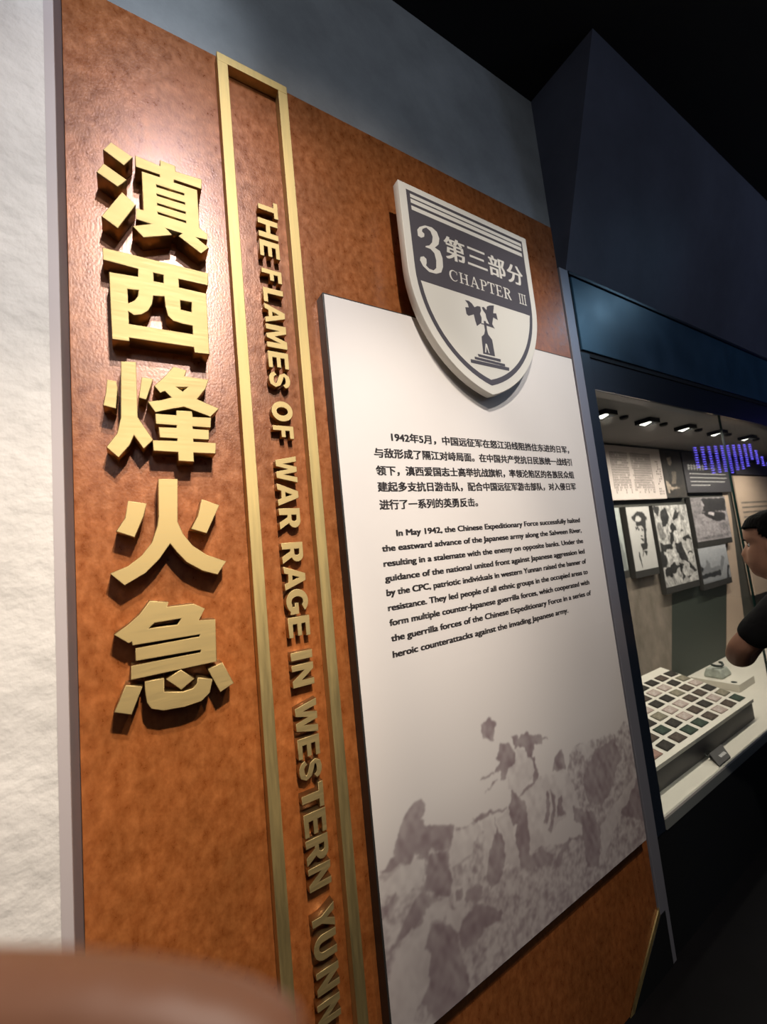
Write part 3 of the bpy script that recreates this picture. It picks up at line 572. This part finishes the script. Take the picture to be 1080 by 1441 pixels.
solid('reflection_shape', 'beige', [[(4.32, .482), (4.78, .482), (4.98, 1.7), (5.0, 2.24), (4.93, 2.24), (4.80, 1.5)]], .6568, .6586, case, .0005)['label'] = 'pale beige shape standing in for a reflection'  # a pale reflection modelled as a thin beige sheet
box('glass_pane', 'glass', 1.796, 3.098, .0000, .005, .4805, 2.274, case)
box('glass_pane', 'glass', 3.108, XE, .0000, .005, .4805, 2.274, case)
box('glass_seam', 'seam', 3.099, 3.107, -.002, .008, .474, 2.276, case)

def quilt(tones, base, noise_amt, seed, tint=(1, 1, 1), k=1):
    val = {'d': .035, 'm': .24, 'l': .62, 's': .42}
    def fn(U, V):
        t = np.full(U.shape, base) if not callable(base) else base(U, V)
        for a, pts in tones: t = np.where(fillpoly(U + .035 * (vnoise(U, V, 15, seed + 5) - .5) + .03 * (vnoise(U, V, 40, seed + 6) - .5), V + .03 * (vnoise(U, V, 15, seed + 7) - .5) + .02 * (vnoise(U, V, 40, seed + 8) - .5), pts), val[a], t)
        t = blur(t, k); n_ = vnoise(U, V, 17, seed) * .45 + vnoise(U, V, 41, seed + 1) * .55
        t = np.clip(t * (1 + noise_amt * (n_ - .5) * 2), .01, 1)
        return t[..., None] * np.array(tint)
    return fn
def photo(name, label, x0, x1, z0, z1, fn, yf=.62, ledge=.05, n=(44, 60), depth=.036, cat='photograph', group='photographs in the showcase'):
    e = empty(name, ((x0 + x1) / 2, yf + depth, z0), label, cat, group)
    box('mount', 'mount', x0 - .006, x1 + .006, yf, yf + depth, z0 - ledge, z1 + .006, e, .002)
    picture('photo_print', x0, x1, z0, z1, yf - .0006, n[0], n[1], fn, e)
    return e
photo('mounted_photograph', 'black and white photograph of an officer in a peaked cap', 3.055, 3.375, 1.340, 1.800, quilt(PRINTS['sold'], .55, .05, 1, (1, .95, .90)), n=(70, 100))
photo('mounted_photograph', 'tall photograph of two soldiers crouching in rough ground', 3.440, 3.985, 1.175, 1.800, quilt(PRINTS['big'], .50, .75, 2, (1, .95, .90)), n=(110, 140))
photo('mounted_photograph', 'photograph of a river bank and trees at upper right of the officer', 4.08, 4.78, 1.475, 1.855, quilt(PRINTS['ru'], .34, .5, 4, (1, .90, .92)), n=(100, 60))
photo('mounted_photograph', 'pale photograph of a bridge with two towers, low at the right', 4.055, 4.61, 1.125, 1.420, quilt(PRINTS['rl'], lambda U, V: .30 + .22 * V, .12, 6, (.95, .96, 1)), n=(90, 50))
photo('mounted_photograph', 'photograph partly hidden behind the dark showcase post, left of the officer', 2.62, 2.965, 1.360, 1.800, quilt([('m', [(0, 0), (1, 0), (.95, .3), (.8, .7), (0, .8)])], .45, .1, 9, (.95, 1, .95)), n=(40, 50))
# parchment poster with columns of tiny characters
ps = empty('text_poster', (3.3, .65, 1.855), 'pinkish parchment poster covered in tiny columns of dark characters', 'poster', None)
box('sheet', 'paper', 2.75, 3.695, .622, .652, 1.855, 2.26, ps, .001)
bm = bmesh.new(); rnd = random.Random(3)
polys = []
for c_ in range(31):
    if c_ in (13, 14): continue
    x = 2.965 + c_ * .0185
    nrow = 15 + rnd.choice((0, 0, 0, 1, 2, -1))
    for r_ in range(nrow):
        z = 2.205 - r_ * .0185
        if rnd.random() < .07: continue
        w_ = .0058 + rnd.random() * .002; h = .0064 + rnd.random() * .002
        polys += [[[(x - w_, z + h * .9), (x + w_, z + h * .9), (x + w_, z + h * .5), (x - w_, z + h * .5)]], [[(x - w_ * .3, z + h), (x + w_ * .3, z + h), (x + w_ * .3, z - h), (x - w_ * .3, z - h)]], [[(x - w_ * .9, z - h * .2), (x + w_ * .9, z - h * .2), (x + w_ * .9, z - h * .6), (x - w_ * .9, z - h * .6)]]]
for k, x in enumerate((3.60, 3.625, 3.655)):
    for r_ in range(14):
        z = 2.16 - r_ * .02
        if rnd.random() < .35: continue
        polys.append([[(x - .007, z), (x + .007, z + .002), (x + .005, z - .011), (x - .004, z - .012)]])
flat('columns_of_text', 'brown_ink', polys, .6216, ps)
photo('portrait_poster', 'dark brown portrait of a seated person beside the parchment poster', 3.705, 4.04, 1.865, 2.255, quilt(PRINTS['por'], .06, .5, 12, (.62, .49, .38)), n=(60, 70), ledge=.006, cat='poster', group=None)
# grey text board
tb = empty('text_board', (4.55, .65, 1.90), 'dark grey board with a white heading and blurred white lines of text', 'sign')
box('sheet', 'grey_board', 4.075, 5.00, .622, .652, 1.90, 2.262, tb, .001)
polys = []
for i in range(6):
    x = 4.15 + i * .055
    polys += [[B_(x, x + .045, 2.135, 2.142)], [B_(x + .018, x + .026, 2.10, 2.155)], [B_(x + .004, x + .042, 2.115, 2.121)], [B_(x, x + .008, 2.10, 2.15)]]
polys.append([B_(4.48, 4.72, 2.117, 2.120)])
flat('heading', 'white_ink', polys, .6215, tb)
polys = []
for k, (z, xe) in enumerate(((2.065, 4.9), (2.03, 4.92), (1.995, 4.85), (1.962, 4.52))):
    x = 4.16
    while x < xe:
        w_ = .012 + rnd.random() * .02
        polys += [[B_(x, x + w_, z, z + .006)], [B_(x + w_ * .3, x + w_ * .5, z - .006, z + .010)]]; x += w_ + .006
flat('lines_of_text', 'white_ink', polys, .6215, tb)
# panels beyond the seam
bb = empty('slatted_text_panel', (5.6, .65, 1.2), 'light brown panel with thin horizontal lines beyond the glass seam', 'panel')
box('sheet', 'beige', 5.06, 6.2, .615, .652, .9, 2.06, bb, .001)
flat('printed_lines', 'mural', [[B_(5.14, 6.1, z, z + .018)] for z in [1.78 - .048 * i for i in range(14)]], .6145, bb)
rb = box('red_text_panel', 'grey_board', 5.16, 6.2, .615, .652, 2.075, 2.20, None, .001)
tag(rb, 'dark reddish strip panel above the light brown panel', 'panel')

# tray of small photo cards, tilted up towards the back
tray = empty('card_tray', (2.4, .3, .48), 'tilted cream tray holding rows of small photo cards', 'tray')
bm = bmesh.new()
prof = [(.088, .4805), (.088, .588), (.560, .690), (.560, .4805)]
a = [bm.verts.new((1.80, y, z)) for y, z in prof]; b = [bm.verts.new((3.055, y, z)) for y, z in prof]
fa = []
for i in range(4):
    f = bm.faces.new((a[i], a[(i + 1) % 4], b[(i + 1) % 4], b[i])); fa.append(f)
bm.faces.new(a); bm.faces.new(b)
for f in bm.faces: f.material_index = 1
fa[1].material_index = 0
link('tray_body', mesh(bm), ['deck', 'tray_side'], tray)
box('front_lip', 'deck', 1.80, 3.06, .080, .0875, .574, .592, tray, .001)
sl = math.atan2(.102, .472)
inks = {'d': (.020, .016, .012), 'b': (.055, .038, .028), 'g': (.022, .036, .024), 'p': (.36, .27, .24), 'r': (.26, .15, .12), 'o': (.16, .14, .10)}
for k, c in inks.items():
    M['card_' + k] = mat('card_ink_' + k, c, .75, var=.25, scale=60, spec=.2); M['face_' + k] = mat('card_print_' + k, tuple(min(.6, q * 1.9 + .02) for q in c), .75, scale=90, col2=c, spec=.2)
names = {'d': 'near black', 'b': 'dark brown', 'g': 'dark green', 'p': 'pale pink', 'r': 'reddish', 'o': 'olive'}
rows = ['rdbggbpbg', 'obgdpbdpo', 'dbdoppbbd', 'dbdpddobp', 'dbddbppdo', 'ddbdoddbd']
first = [1, 2, 3, 4, 5, 6]
proto = {}
ORDS = ['first', 'second', 'third', 'fourth', 'fifth', 'sixth', 'seventh', 'eighth', 'ninth']
ROWN = ['front row', 'second row', 'third row', 'fourth row', 'fifth row', 'back row']
rt = Matrix.Rotation(sl, 4, 'X')
for j in range(6):
    s = .050 + .0695 * j
    for i in range(9):
        x = 2.03 + .1215 * i
        if i < first[j] - 1: continue
        k = rows[j][i]
        if k not in proto:
            bm = bmesh.new(); add_box(bm, -.043, .043, -.026, .026, .0002, .004); bevel(bm, .0008, 1); m1 = mesh(bm); m1.materials.append(M['card_' + k])
            bm = bmesh.new(); add_box(bm, -.033, .033, -.018, .018, .004, .0044); m2 = mesh(bm); m2.materials.append(M['face_' + k])
            r_ = bpy.data.objects.new('photo_card', m1); q_ = bpy.data.objects.new('card_picture', m2); q_.parent = r_
            C.objects.link(r_); C.objects.link(q_); proto[k] = r_; o = r_
        else:
            o = proto[k].copy(); C.objects.link(o)
            for ch in proto[k].children:
                c_ = ch.copy(); C.objects.link(c_); c_.parent = o; c_.matrix_parent_inverse = Matrix.Identity(4)
        o.matrix_world = Matrix.Translation((x, .088 + s * math.cos(sl), .588 + s * math.sin(sl) + .0003)) @ rt @ Matrix.Rotation(rnd.uniform(-.05, .05), 4, 'Z')
        n_ = 8 - i
        tag(o, f'small {names[k]} photo card, {"rightmost" if n_ == 0 else ORDS[n_] + " from the right"} in the {ROWN[j]} of the tray', 'photo card', 'photo cards in the tray')
# riser with a carved block
rs = box('riser', 'deck', 3.46, 3.725, .285, .572, .4805, .530, None, .003)
tag(rs, 'low cream riser block behind the right end of the card tray', 'stand')
iw = empty('inkstone', (3.60, .45, .530), 'grey green stone block with a curved dark bar on the cream riser', 'exhibit')
bm = bmesh.new()
lv = [(.0, .075, .055), (.01, .078, .058), (.045, .066, .048), (.06, .06, .042)]
rg = []
for z, hx, hy in lv:
    rg.append([bm.verts.new((3.59 + sx * hx, .45 + sy * hy, .5303 + z)) for sx, sy in ((-1, -1), (1, -1), (1, 1), (-1, 1))])
for k in range(3):
    for i in range(4): bm.faces.new((rg[k][i], rg[k][(i + 1) % 4], rg[k + 1][(i + 1) % 4], rg[k + 1][i]))
bm.faces.new(rg[0]); bm.faces.new(rg[3]); bevel(bm, .006)
link('stone', mesh(bm), 'clay', iw)
def tube(pts, rad, seg=10):
    bm = bmesh.new(); rings = []
    for i, p in enumerate(pts):
        p = Vector(p); t = (Vector(pts[min(i + 1, len(pts) - 1)]) - Vector(pts[max(i - 1, 0)])).normalized()
        q = t.to_track_quat('Z', 'Y'); r_ = rad[i] if isinstance(rad, (list, tuple)) else rad
        rings.append([bm.verts.new(p + q @ Vector((r_ * math.cos(2 * math.pi * k / seg), r_ * math.sin(2 * math.pi * k / seg), 0))) for k in range(seg)])
    for a_, b_ in zip(rings, rings[1:]):
        for k in range(seg): bm.faces.new((a_[k], a_[(k + 1) % seg], b_[(k + 1) % seg], b_[k]))
    bm.faces.new(rings[0]); bm.faces.new(rings[-1])
    me = mesh(bm); smooth(me); return me
link('curved_bar', tube([(3.50 + .16 * i / 8, .43 + .02 * math.sin(i), .605 + .022 * math.cos(i / 8 * 3.4) ** 2 - .012 * (i > 6)) for i in range(9)], [.004, .008, .009, .009, .008, .008, .009, .009, .005]), 'bronze', iw)
cn_ = bpy.data.objects.new('small_token', tube([(3.50, .325, .5302), (3.50, .325, .533), (3.50, .325, .5345)], [.017, .017, .014], 18)); C.objects.link(cn_); cn_.data.materials.append(M['bronze'])
tag(cn_, 'small dark round token on the front of the cream riser', 'token')
# black caption card on the front of the deck
lb = empty('caption_stand', (2.44, .01, .48), 'small black caption plate on the front edge of the showcase deck', 'label')
bm = bmesh.new(); q = [(2.345, .0075, .4818), (2.475, .0075, .4818), (2.545, .066, .500), (2.40, .066, .500)]
t_ = [bm.verts.new((x, y + .0, z + .006)) for x, y, z in q]; u_ = [bm.verts.new((x, y, z if i < 2 else .4812)) for i, (x, y, z) in enumerate(q)]
bm.faces.new(t_); bm.faces.new(u_)
for i in range(4): bm.faces.new((t_[i], t_[(i + 1) % 4], u_[(i + 1) % 4], u_[i]))
link('plate', mesh(bm), 'ink', lb)
link('wire_loop', tube([(2.415 + .03 * math.cos(a), .072 + .014 * math.sin(a), .4845 + .006 * math.sin(a) + .012) for a in [2 * math.pi * i / 14 for i in range(15)]], .003, 8), 'bronze', lb)
bm = bmesh.new()
for i in range(5):
    f0 = Vector((2.425 + i * .013, .026, .4940)); 
    vv = [bm.verts.new(f0 + Vector(d_)) for d_ in ((0, 0, 0), (.008, -.001, 0), (.011, .012, .0036), (.003, .013, .0036))]; bm.faces.new(vv)
link('caption_text', mesh(bm), 'white_ink', lb)

# downlights in the showcase ceiling
LX = [(2.19, .195), (2.657, .202), (3.15, .204), (3.64, .203), (4.21, .207), (4.72, .207), (5.25, .207)]
for i, (x, y) in enumerate(LX):
    if i > 4:                                          # the row goes on past the right edge of the picture
        l = lamp('case_lamp', 'SPOT', (x, y - .02, 2.235), (x + .05, y + .10, .6), 24, (1, .90, .78), spot_size=2.95, spot_blend=.8, shadow_soft_size=.03); continue
    e = empty('downlight', (x, y, 2.275), f'small square lit downlight in the showcase ceiling, {ORDS[i]} from the left', 'lamp', 'lit downlights in the showcase ceiling')
    bm = bmesh.new()
    for q in ((-.055, .055, -.045, -.034), (-.055, .055, .034, .045), (-.055, -.044, -.034, .034), (.044, .055, -.034, .034)): add_box(bm, x + q[0], x + q[1], y + q[2], y + q[3], 2.250, 2.2747)
    link('housing', mesh(bm), 'black', e)
    bm = bmesh.new(); vv = [bm.verts.new(p_) for p_ in ((x - .04, y - .02, 2.268), (x + .04, y - .02, 2.268), (x + .04, y + .034, 2.2535), (x - .04, y + .034, 2.2535))]; bm.faces.new(vv)
    link('lens', mesh(bm), 'lens', e)
    l = lamp('case_lamp', 'SPOT', (x, y - .02, 2.235), (x + .05, y + .10, .6), 24, (1, .90, .78), spot_size=2.95, spot_blend=.8, shadow_soft_size=.03)
    l.parent = e; l.matrix_parent_inverse = Matrix.Translation(e.location).inverted()
    d_ = bpy.data.objects.new('ceiling_sensor', tube([(x + .22, y + .01, 2.2748), (x + .22, y + .01, 2.262), (x + .22, y + .01, 2.257)], [.024, .022, .014], 16)); C.objects.link(d_); d_.data.materials.append(M['black'])
    tag(d_, f'small round black fitting in the showcase ceiling, just right of the {ORDS[i]} downlight', 'fitting', 'round black fittings in the showcase ceiling')

# blue light strings across the room, seen mirrored in the showcase glass
for i in range(13):
    x = 7.0 + i * .235; z1 = 2.72 + .018 * i - (.0 if i < 10 else .12 * (i - 9))
    bm = bmesh.new(); n_ = (9, 10, 12, 12, 12, 13, 12, 12, 11, 8, 7, 5, 4)[i]
    for k in range(n_):
        z = z1 - .036 * k; add_box(bm, x - .038, x + .038, -1.606, -1.594, z - .013, z)
    o = empty('light_string', (x, -1.6, z1), '', 'light string')
    link('lights', mesh(bm), 'led', o); box('cord', 'black', x - .002, x + .002, -1.602, -1.6065, z1 - .036 * n_, 3.7195, o)
    tag(o, f'string of blue lights hanging from the dark ceiling, {i + 1} along from the brown panel', 'light string', 'hanging strings of blue lights')

# ------------------------------------------------------------------ people
def skin_mesh(chains, voxel, extra=None, sub=1):
    """chains of (x, y, z, radius) grown with the Skin modifier and fused into one surface; chains may start on an earlier vertex index"""
    V, E_, Rr, roots = [], [], [], set()
    for ch in chains:
        prev = None
        if not isinstance(ch[0], int): roots.add(len(V))
        for p in ch:
            if isinstance(p, int): prev = p; continue
            V.append(p[:3]); Rr.append(p[3]); i = len(V) - 1
            if prev is not None: E_.append((prev, i))
            prev = i
    me = bpy.data.meshes.new('s'); me.from_pydata(V, E_, [])
    o = bpy.data.objects.new('s', me); C.objects.link(o)
    sm = o.modifiers.new('k', 'SKIN'); sm.use_smooth_shade = True
    for i, d in enumerate(me.skin_vertices[0].data):
        r_ = Rr[i]; d.radius = r_ if isinstance(r_, tuple) else (r_, r_); d.use_root = i in roots
    ss = o.modifiers.new('u', 'SUBSURF'); ss.levels = sub + 1; ss.render_levels = sub + 1
    dg = bpy.context.evaluated_depsgraph_get(); dg.update()
    out = bpy.data.meshes.new_from_object(o.evaluated_get(dg)); bpy.data.objects.remove(o)
    if extra or voxel:
        bm = bmesh.new(); bm.from_mesh(out)
        for e in (extra or []): bm.from_mesh(e)
        bm.to_mesh(out); bm.free()
        o = bpy.data.objects.new('s', out); C.objects.link(o)
        rm = o.modifiers.new('r', 'REMESH'); rm.mode = 'VOXEL'; rm.voxel_size = voxel
        cs = o.modifiers.new('c', 'SMOOTH'); cs.factor = .5; cs.iterations = 3
        dg = bpy.context.evaluated_depsgraph_get(); dg.update()
        out = bpy.data.meshes.new_from_object(o.evaluated_get(dg)); bpy.data.objects.remove(o)
    smooth(out); return out
HX, HY, HZ = 2.10, -.424, 1.408                       # chin height of the visitor's head
LV = [(-.10, .000, -.115, .056), (-.05, .012, -.105, .055), (-.018, .040, -.098, .056), (0, .080, -.095, .040), (.012, .090, -.096, .050), (.035, .093, -.098, .060), (.055, .096, -.100, .065), (.08, .094, -.102, .069), (.105, .092, -.103, .072), (.125, .088, -.104, .074), (.148, .096, -.105, .076), (.175, .094, -.103, .076), (.20, .082, -.096, .071), (.222, .058, -.080, .058), (.236, .025, -.055, .038), (.243, -.015, -.02, .008)]
LV = [tuple(np.interp(t_, range(len(LV)), [r_[c_] for r_ in LV]) for c_ in range(4)) for t_ in np.linspace(0, len(LV) - 1, (len(LV) - 1) * 3 + 1)]
def head_loft(off=0., keep=None, seg=64, nose=True):
    bm = bmesh.new(); rings = []
    for h, f_, b_, w_ in LV:
        ring = []
        for k in range(seg):
            a_ = 2 * math.pi * k / seg; cy = (f_ + b_) / 2; ry = (f_ - b_) / 2 + off; rx = w_ + off
            c_, s_ = math.cos(a_), math.sin(a_)
            x = rx * math.copysign(abs(s_) ** .9, s_); y = cy + ry * math.copysign(abs(c_) ** .9, c_); z = h + (off if h > .2 else 0)
            if nose and c_ > 0:
                y += .026 * math.exp(-(x / .011) ** 2) * max(0, 1 - abs(h - .085) / .045) ** .8
                y -= .012 * math.exp(-((abs(x) - .031) / .014) ** 2) * math.exp(-((h - .122) / .012) ** 2)
                y += .006 * math.exp(-(x / .022) ** 2) * (math.exp(-((h - .038) / .008) ** 2) + math.exp(-((h - .056) / .008) ** 2))
            ring.append(bm.verts.new((HX + x, HY + y, HZ + z)))
        rings.append(ring)
    for i in range(len(rings) - 1):
        for k in range(seg):
            q = (rings[i][k], rings[i][(k + 1) % seg], rings[i + 1][(k + 1) % seg], rings[i + 1][k])
            if keep is None or all(keep(v.co) for v in q): bm.faces.new(q)
    if keep is None or keep(rings[-1][0].co): bm.faces.new(rings[-1])
    if keep is None: bm.faces.new(rings[0])
    for v in [v for v in bm.verts if not v.link_faces]: bm.verts.remove(v)
    bmesh.ops.recalc_face_normals(bm, faces=bm.faces)
    return bm
def subdiv(bm, n=2):
    bmesh.ops.subdivide_edges(bm, edges=bm.edges[:], cuts=n, use_grid_fill=True, smooth=.6); return bm
hb = bpy.data.meshes.new('h'); b_ = head_loft(); b_.to_mesh(hb); b_.free()
ears = []
for sx in (-1, 1):
    bm = bmesh.new(); bmesh.ops.create_uvsphere(bm, u_segments=14, v_segments=10, radius=1, matrix=Matrix.Translation((HX + sx * .076, HY - .005, HZ + .105)) @ Matrix.Rotation(-.15, 4, 'X') @ Matrix.Diagonal((.010, .018, .032, 1)))
    e_ = bpy.data.meshes.new('e'); bm.to_mesh(e_); bm.free(); ears.append(e_)
def fingers(base, d, side, n_, curl, L=(.07, .078, .072, .058), r=.0075):
    """four finger chains fanning from the knuckles at base along d, spread along side, curling towards n_"""
    out = []
    for k in range(4):
        s = base + side * (.020 * (k - 1.5)); p = [(*(s - d * .03), r * 1.15), (*s, r * 1.1)]; t = d.copy(); q = s.copy()
        for j in range(3):
            t = (t + n_ * curl).normalized(); q = q + t * L[k] * (.45, .32, .23)[j]; p.append((*q, r * (1, .95, .8)[j]))
        out.append(p)
    return out
# joints: torso 0-4, then limbs
T = [(2.10, -.575, .94, (.155, .10)), (2.10, -.575, 1.08, (.15, .10)), (2.10, -.555, 1.22, (.165, .105)), (2.10, -.530, 1.34, (.14, .085)), (2.10, -.490, 1.40, (.062, .06))]
LA = [3, (1.965, -.49, 1.352, .062), (1.925, -.465, 1.318, .056), (1.912, -.385, 1.235, .048), (1.908, -.316, 1.166, .040), (1.970, -.280, 1.112, .043), (2.08, -.262, 1.088, .038), (2.155, -.270, 1.105, .028), (2.20, -.285, 1.128, (.036, .02))]
RA = [3, (2.235, -.49, 1.352, .062), (2.275, -.465, 1.318, .056), (2.285, -.40, 1.23, .048), (2.285, -.345, 1.165, .042), (2.215, -.335, 1.165, .040), (2.12, -.342, 1.172, .033), (2.06, -.352, 1.185, .027), (2.015, -.362, 1.195, (.034, .02))]
LL = [0, (2.02, -.57, .88, .092), (2.005, -.555, .70, .078), (2.0, -.54, .49, .058), (1.995, -.565, .28, .052), (1.99, -.585, .09, .038)]
RL = [0, (2.18, -.57, .88, .092), (2.195, -.555, .70, .078), (2.20, -.54, .49, .058), (2.205, -.565, .28, .052), (2.21, -.585, .09, .038)]
hand_l = fingers(Vector((2.225, -.300, 1.142)), Vector((.9, -.42, .1)).normalized(), Vector((.05, .12, 1)).normalized(), Vector((-.3, -1, 0)).normalized(), .45) + [[(2.19, -.28, 1.15, .010), (2.205, -.287, 1.172, .010), (2.225, -.30, 1.195, .009), (2.24, -.318, 1.208, .007)]]
hand_r = fingers(Vector((1.99, -.368, 1.20)), Vector((-.9, -.3, .25)).normalized(), Vector((.05, .2, 1)).normalized(), Vector((.2, -1, 0)).normalized(), .4) + [[(2.03, -.36, 1.205, .010), (2.01, -.355, 1.228, .010), (1.99, -.36, 1.248, .009), (1.975, -.37, 1.258, .007)]]
visitor = empty('person', (2.1, -.56, 0), 'person in a black short-sleeved shirt with folded arms, looking into the glass showcase', 'person')
bodyme = skin_mesh([T, LA, RA, LL, RL] + hand_l + hand_r, .0055, [hb] + ears)
link('body', bodyme, 'skin', visitor)
up = lambda ch, a: [p if isinstance(p, int) else (*p[:3], tuple(q + a for q in p[3]) if isinstance(p[3], tuple) else p[3] + a) for p in ch]
sh = skin_mesh([[(2.10, -.575, .80, (.195, .150)), (2.10, -.575, .87, (.190, .145))] + up(T[:4], .018) + [(2.10, -.500, 1.392, .070)], [5] + up(LA[1:4], .014) + [(1.909, -.332, 1.183, .058)], [5] + up(RA[1:4], .018) + [(2.287, -.362, 1.187, .066)]], .011)
link('shirt', sh, 'shirt', visitor)
tq = skin_mesh([up(T[:1], .020) + [(2.10, -.575, 1.04, (.150, .104))], up(LL, .016)[:-1] + [(1.99, -.585, .10, .062)], up(RL, .016)[:-1] + [(2.21, -.585, .10, .062)]], .013)
link('trousers', tq, 'trousers', visitor)
for sx, x in ((-1, 1.99), (1, 2.21)):
    s_ = skin_mesh([[(x, -.62, .045, (.038, .042)), (x, -.56, .045, (.040, .045)), (x + sx * .006, -.49, .038, (.044, .036)), (x + sx * .008, -.43, .030, (.036, .028)), (x + sx * .008, -.40, .026, (.022, .022))]], .008)
    for v in s_.vertices: v.co.z = max(v.co.z, .001)
    link('shoe', s_, 'black', visitor)
def hair_keep(co):
    x, y, z = co.x - HX, co.y - HY, co.z - HZ
    if z > .192: return True
    if y > .035: return z > .176
    if y > -.03: return z > .125 + .5 * max(0, y + .02)
    return z > .055
bm = head_loft(.007, hair_keep, 72, False)
for v in bm.verts:
    x, y, z = v.co.x - HX, v.co.y - HY, v.co.z - HZ
    v.co += Vector((0, 0, .004)) + Vector((noise.noise(v.co * 40), noise.noise(v.co * 40 + Vector((5, 0, 0))), noise.noise(v.co * 40 + Vector((0, 7, 0))))) * .004
me = mesh(bm)
hr = link('hair', me, 'hair', visitor); smooth(me)
sd = hr.modifiers.new('thick', 'SOLIDIFY'); sd.thickness = .010; sd.offset = -1
for sx in (-1, 1):
    bm = bmesh.new(); bmesh.ops.create_uvsphere(bm, u_segments=16, v_segments=12, radius=.0115, matrix=Matrix.Translation((HX + sx * .031, HY + .0672, HZ + .122))); me = mesh(bm); smooth(me)
    ey = link('eye', me, 'eye', visitor)
    bm = bmesh.new(); bmesh.ops.create_uvsphere(bm, u_segments=14, v_segments=10, radius=.0072, matrix=Matrix.Translation((HX + sx * .031, HY + .0735, HZ + .120))); me = mesh(bm); smooth(me)
    link('iris', me, 'iris', ey)
    me = tube([(HX + sx * (.014 + .007 * i), HY + .097 - .0012 * i * i, HZ + .142 + .002 * math.sin(i)) for i in range(5)], [.002, .003, .003, .0025, .0015], 8)
    link('eyebrow', me, 'hair', visitor)

# photographer's own hand, out of focus, one finger across the lower left corner of the view
hand = empty('hand', (-.10, -.86, 1.53), 'out of focus hand whose finger crosses the lower left corner of the view', 'hand')
idx = [(a_ + .0055, b_ - .0034, c_ - .0012, d_) for a_, b_, c_, d_ in ((-.110, -.838, 1.548, .0125), (-.0517, -.8766, 1.5670, .0105), (-.0333, -.8881, 1.5672, .0100), (-.0149, -.8993, 1.5652, .0092), (-.0007, -.9078, 1.5620, .0088), (.0105, -.9142, 1.5575, .0082), (.0180, -.9188, 1.5535, .0060))]
palm = [(-.30, -.80, 1.38, .030), (-.20, -.815, 1.465, (.028, .022)), (-.155, -.825, 1.505, (.036, .020)), (-.115, -.838, 1.525, (.038, .016))]
ch = [palm, idx]
for k, (dz, ln) in enumerate(((.022, .075), (.043, .070), (.062, .056))):
    b0 = Vector((-.112, -.842 - .004 * k, 1.543 - dz)); ch.append([(*b0, .0115)] + [(*(b0 + Vector(q) * ln), r_) for q, r_ in (((.42, -.18, -.02), .0100), ((.60, -.40, -.05), .0095), ((.42, -.55, -.10), .0085), ((.22, -.50, -.14), .0065))])
ch.append([(-.150, -.835, 1.515, .014), (-.125, -.868, 1.545, .0125), (-.095, -.895, 1.553, .0110), (-.072, -.912, 1.552, .0085)])
link('skin', skin_mesh(ch, .0028), 'skin2', hand)
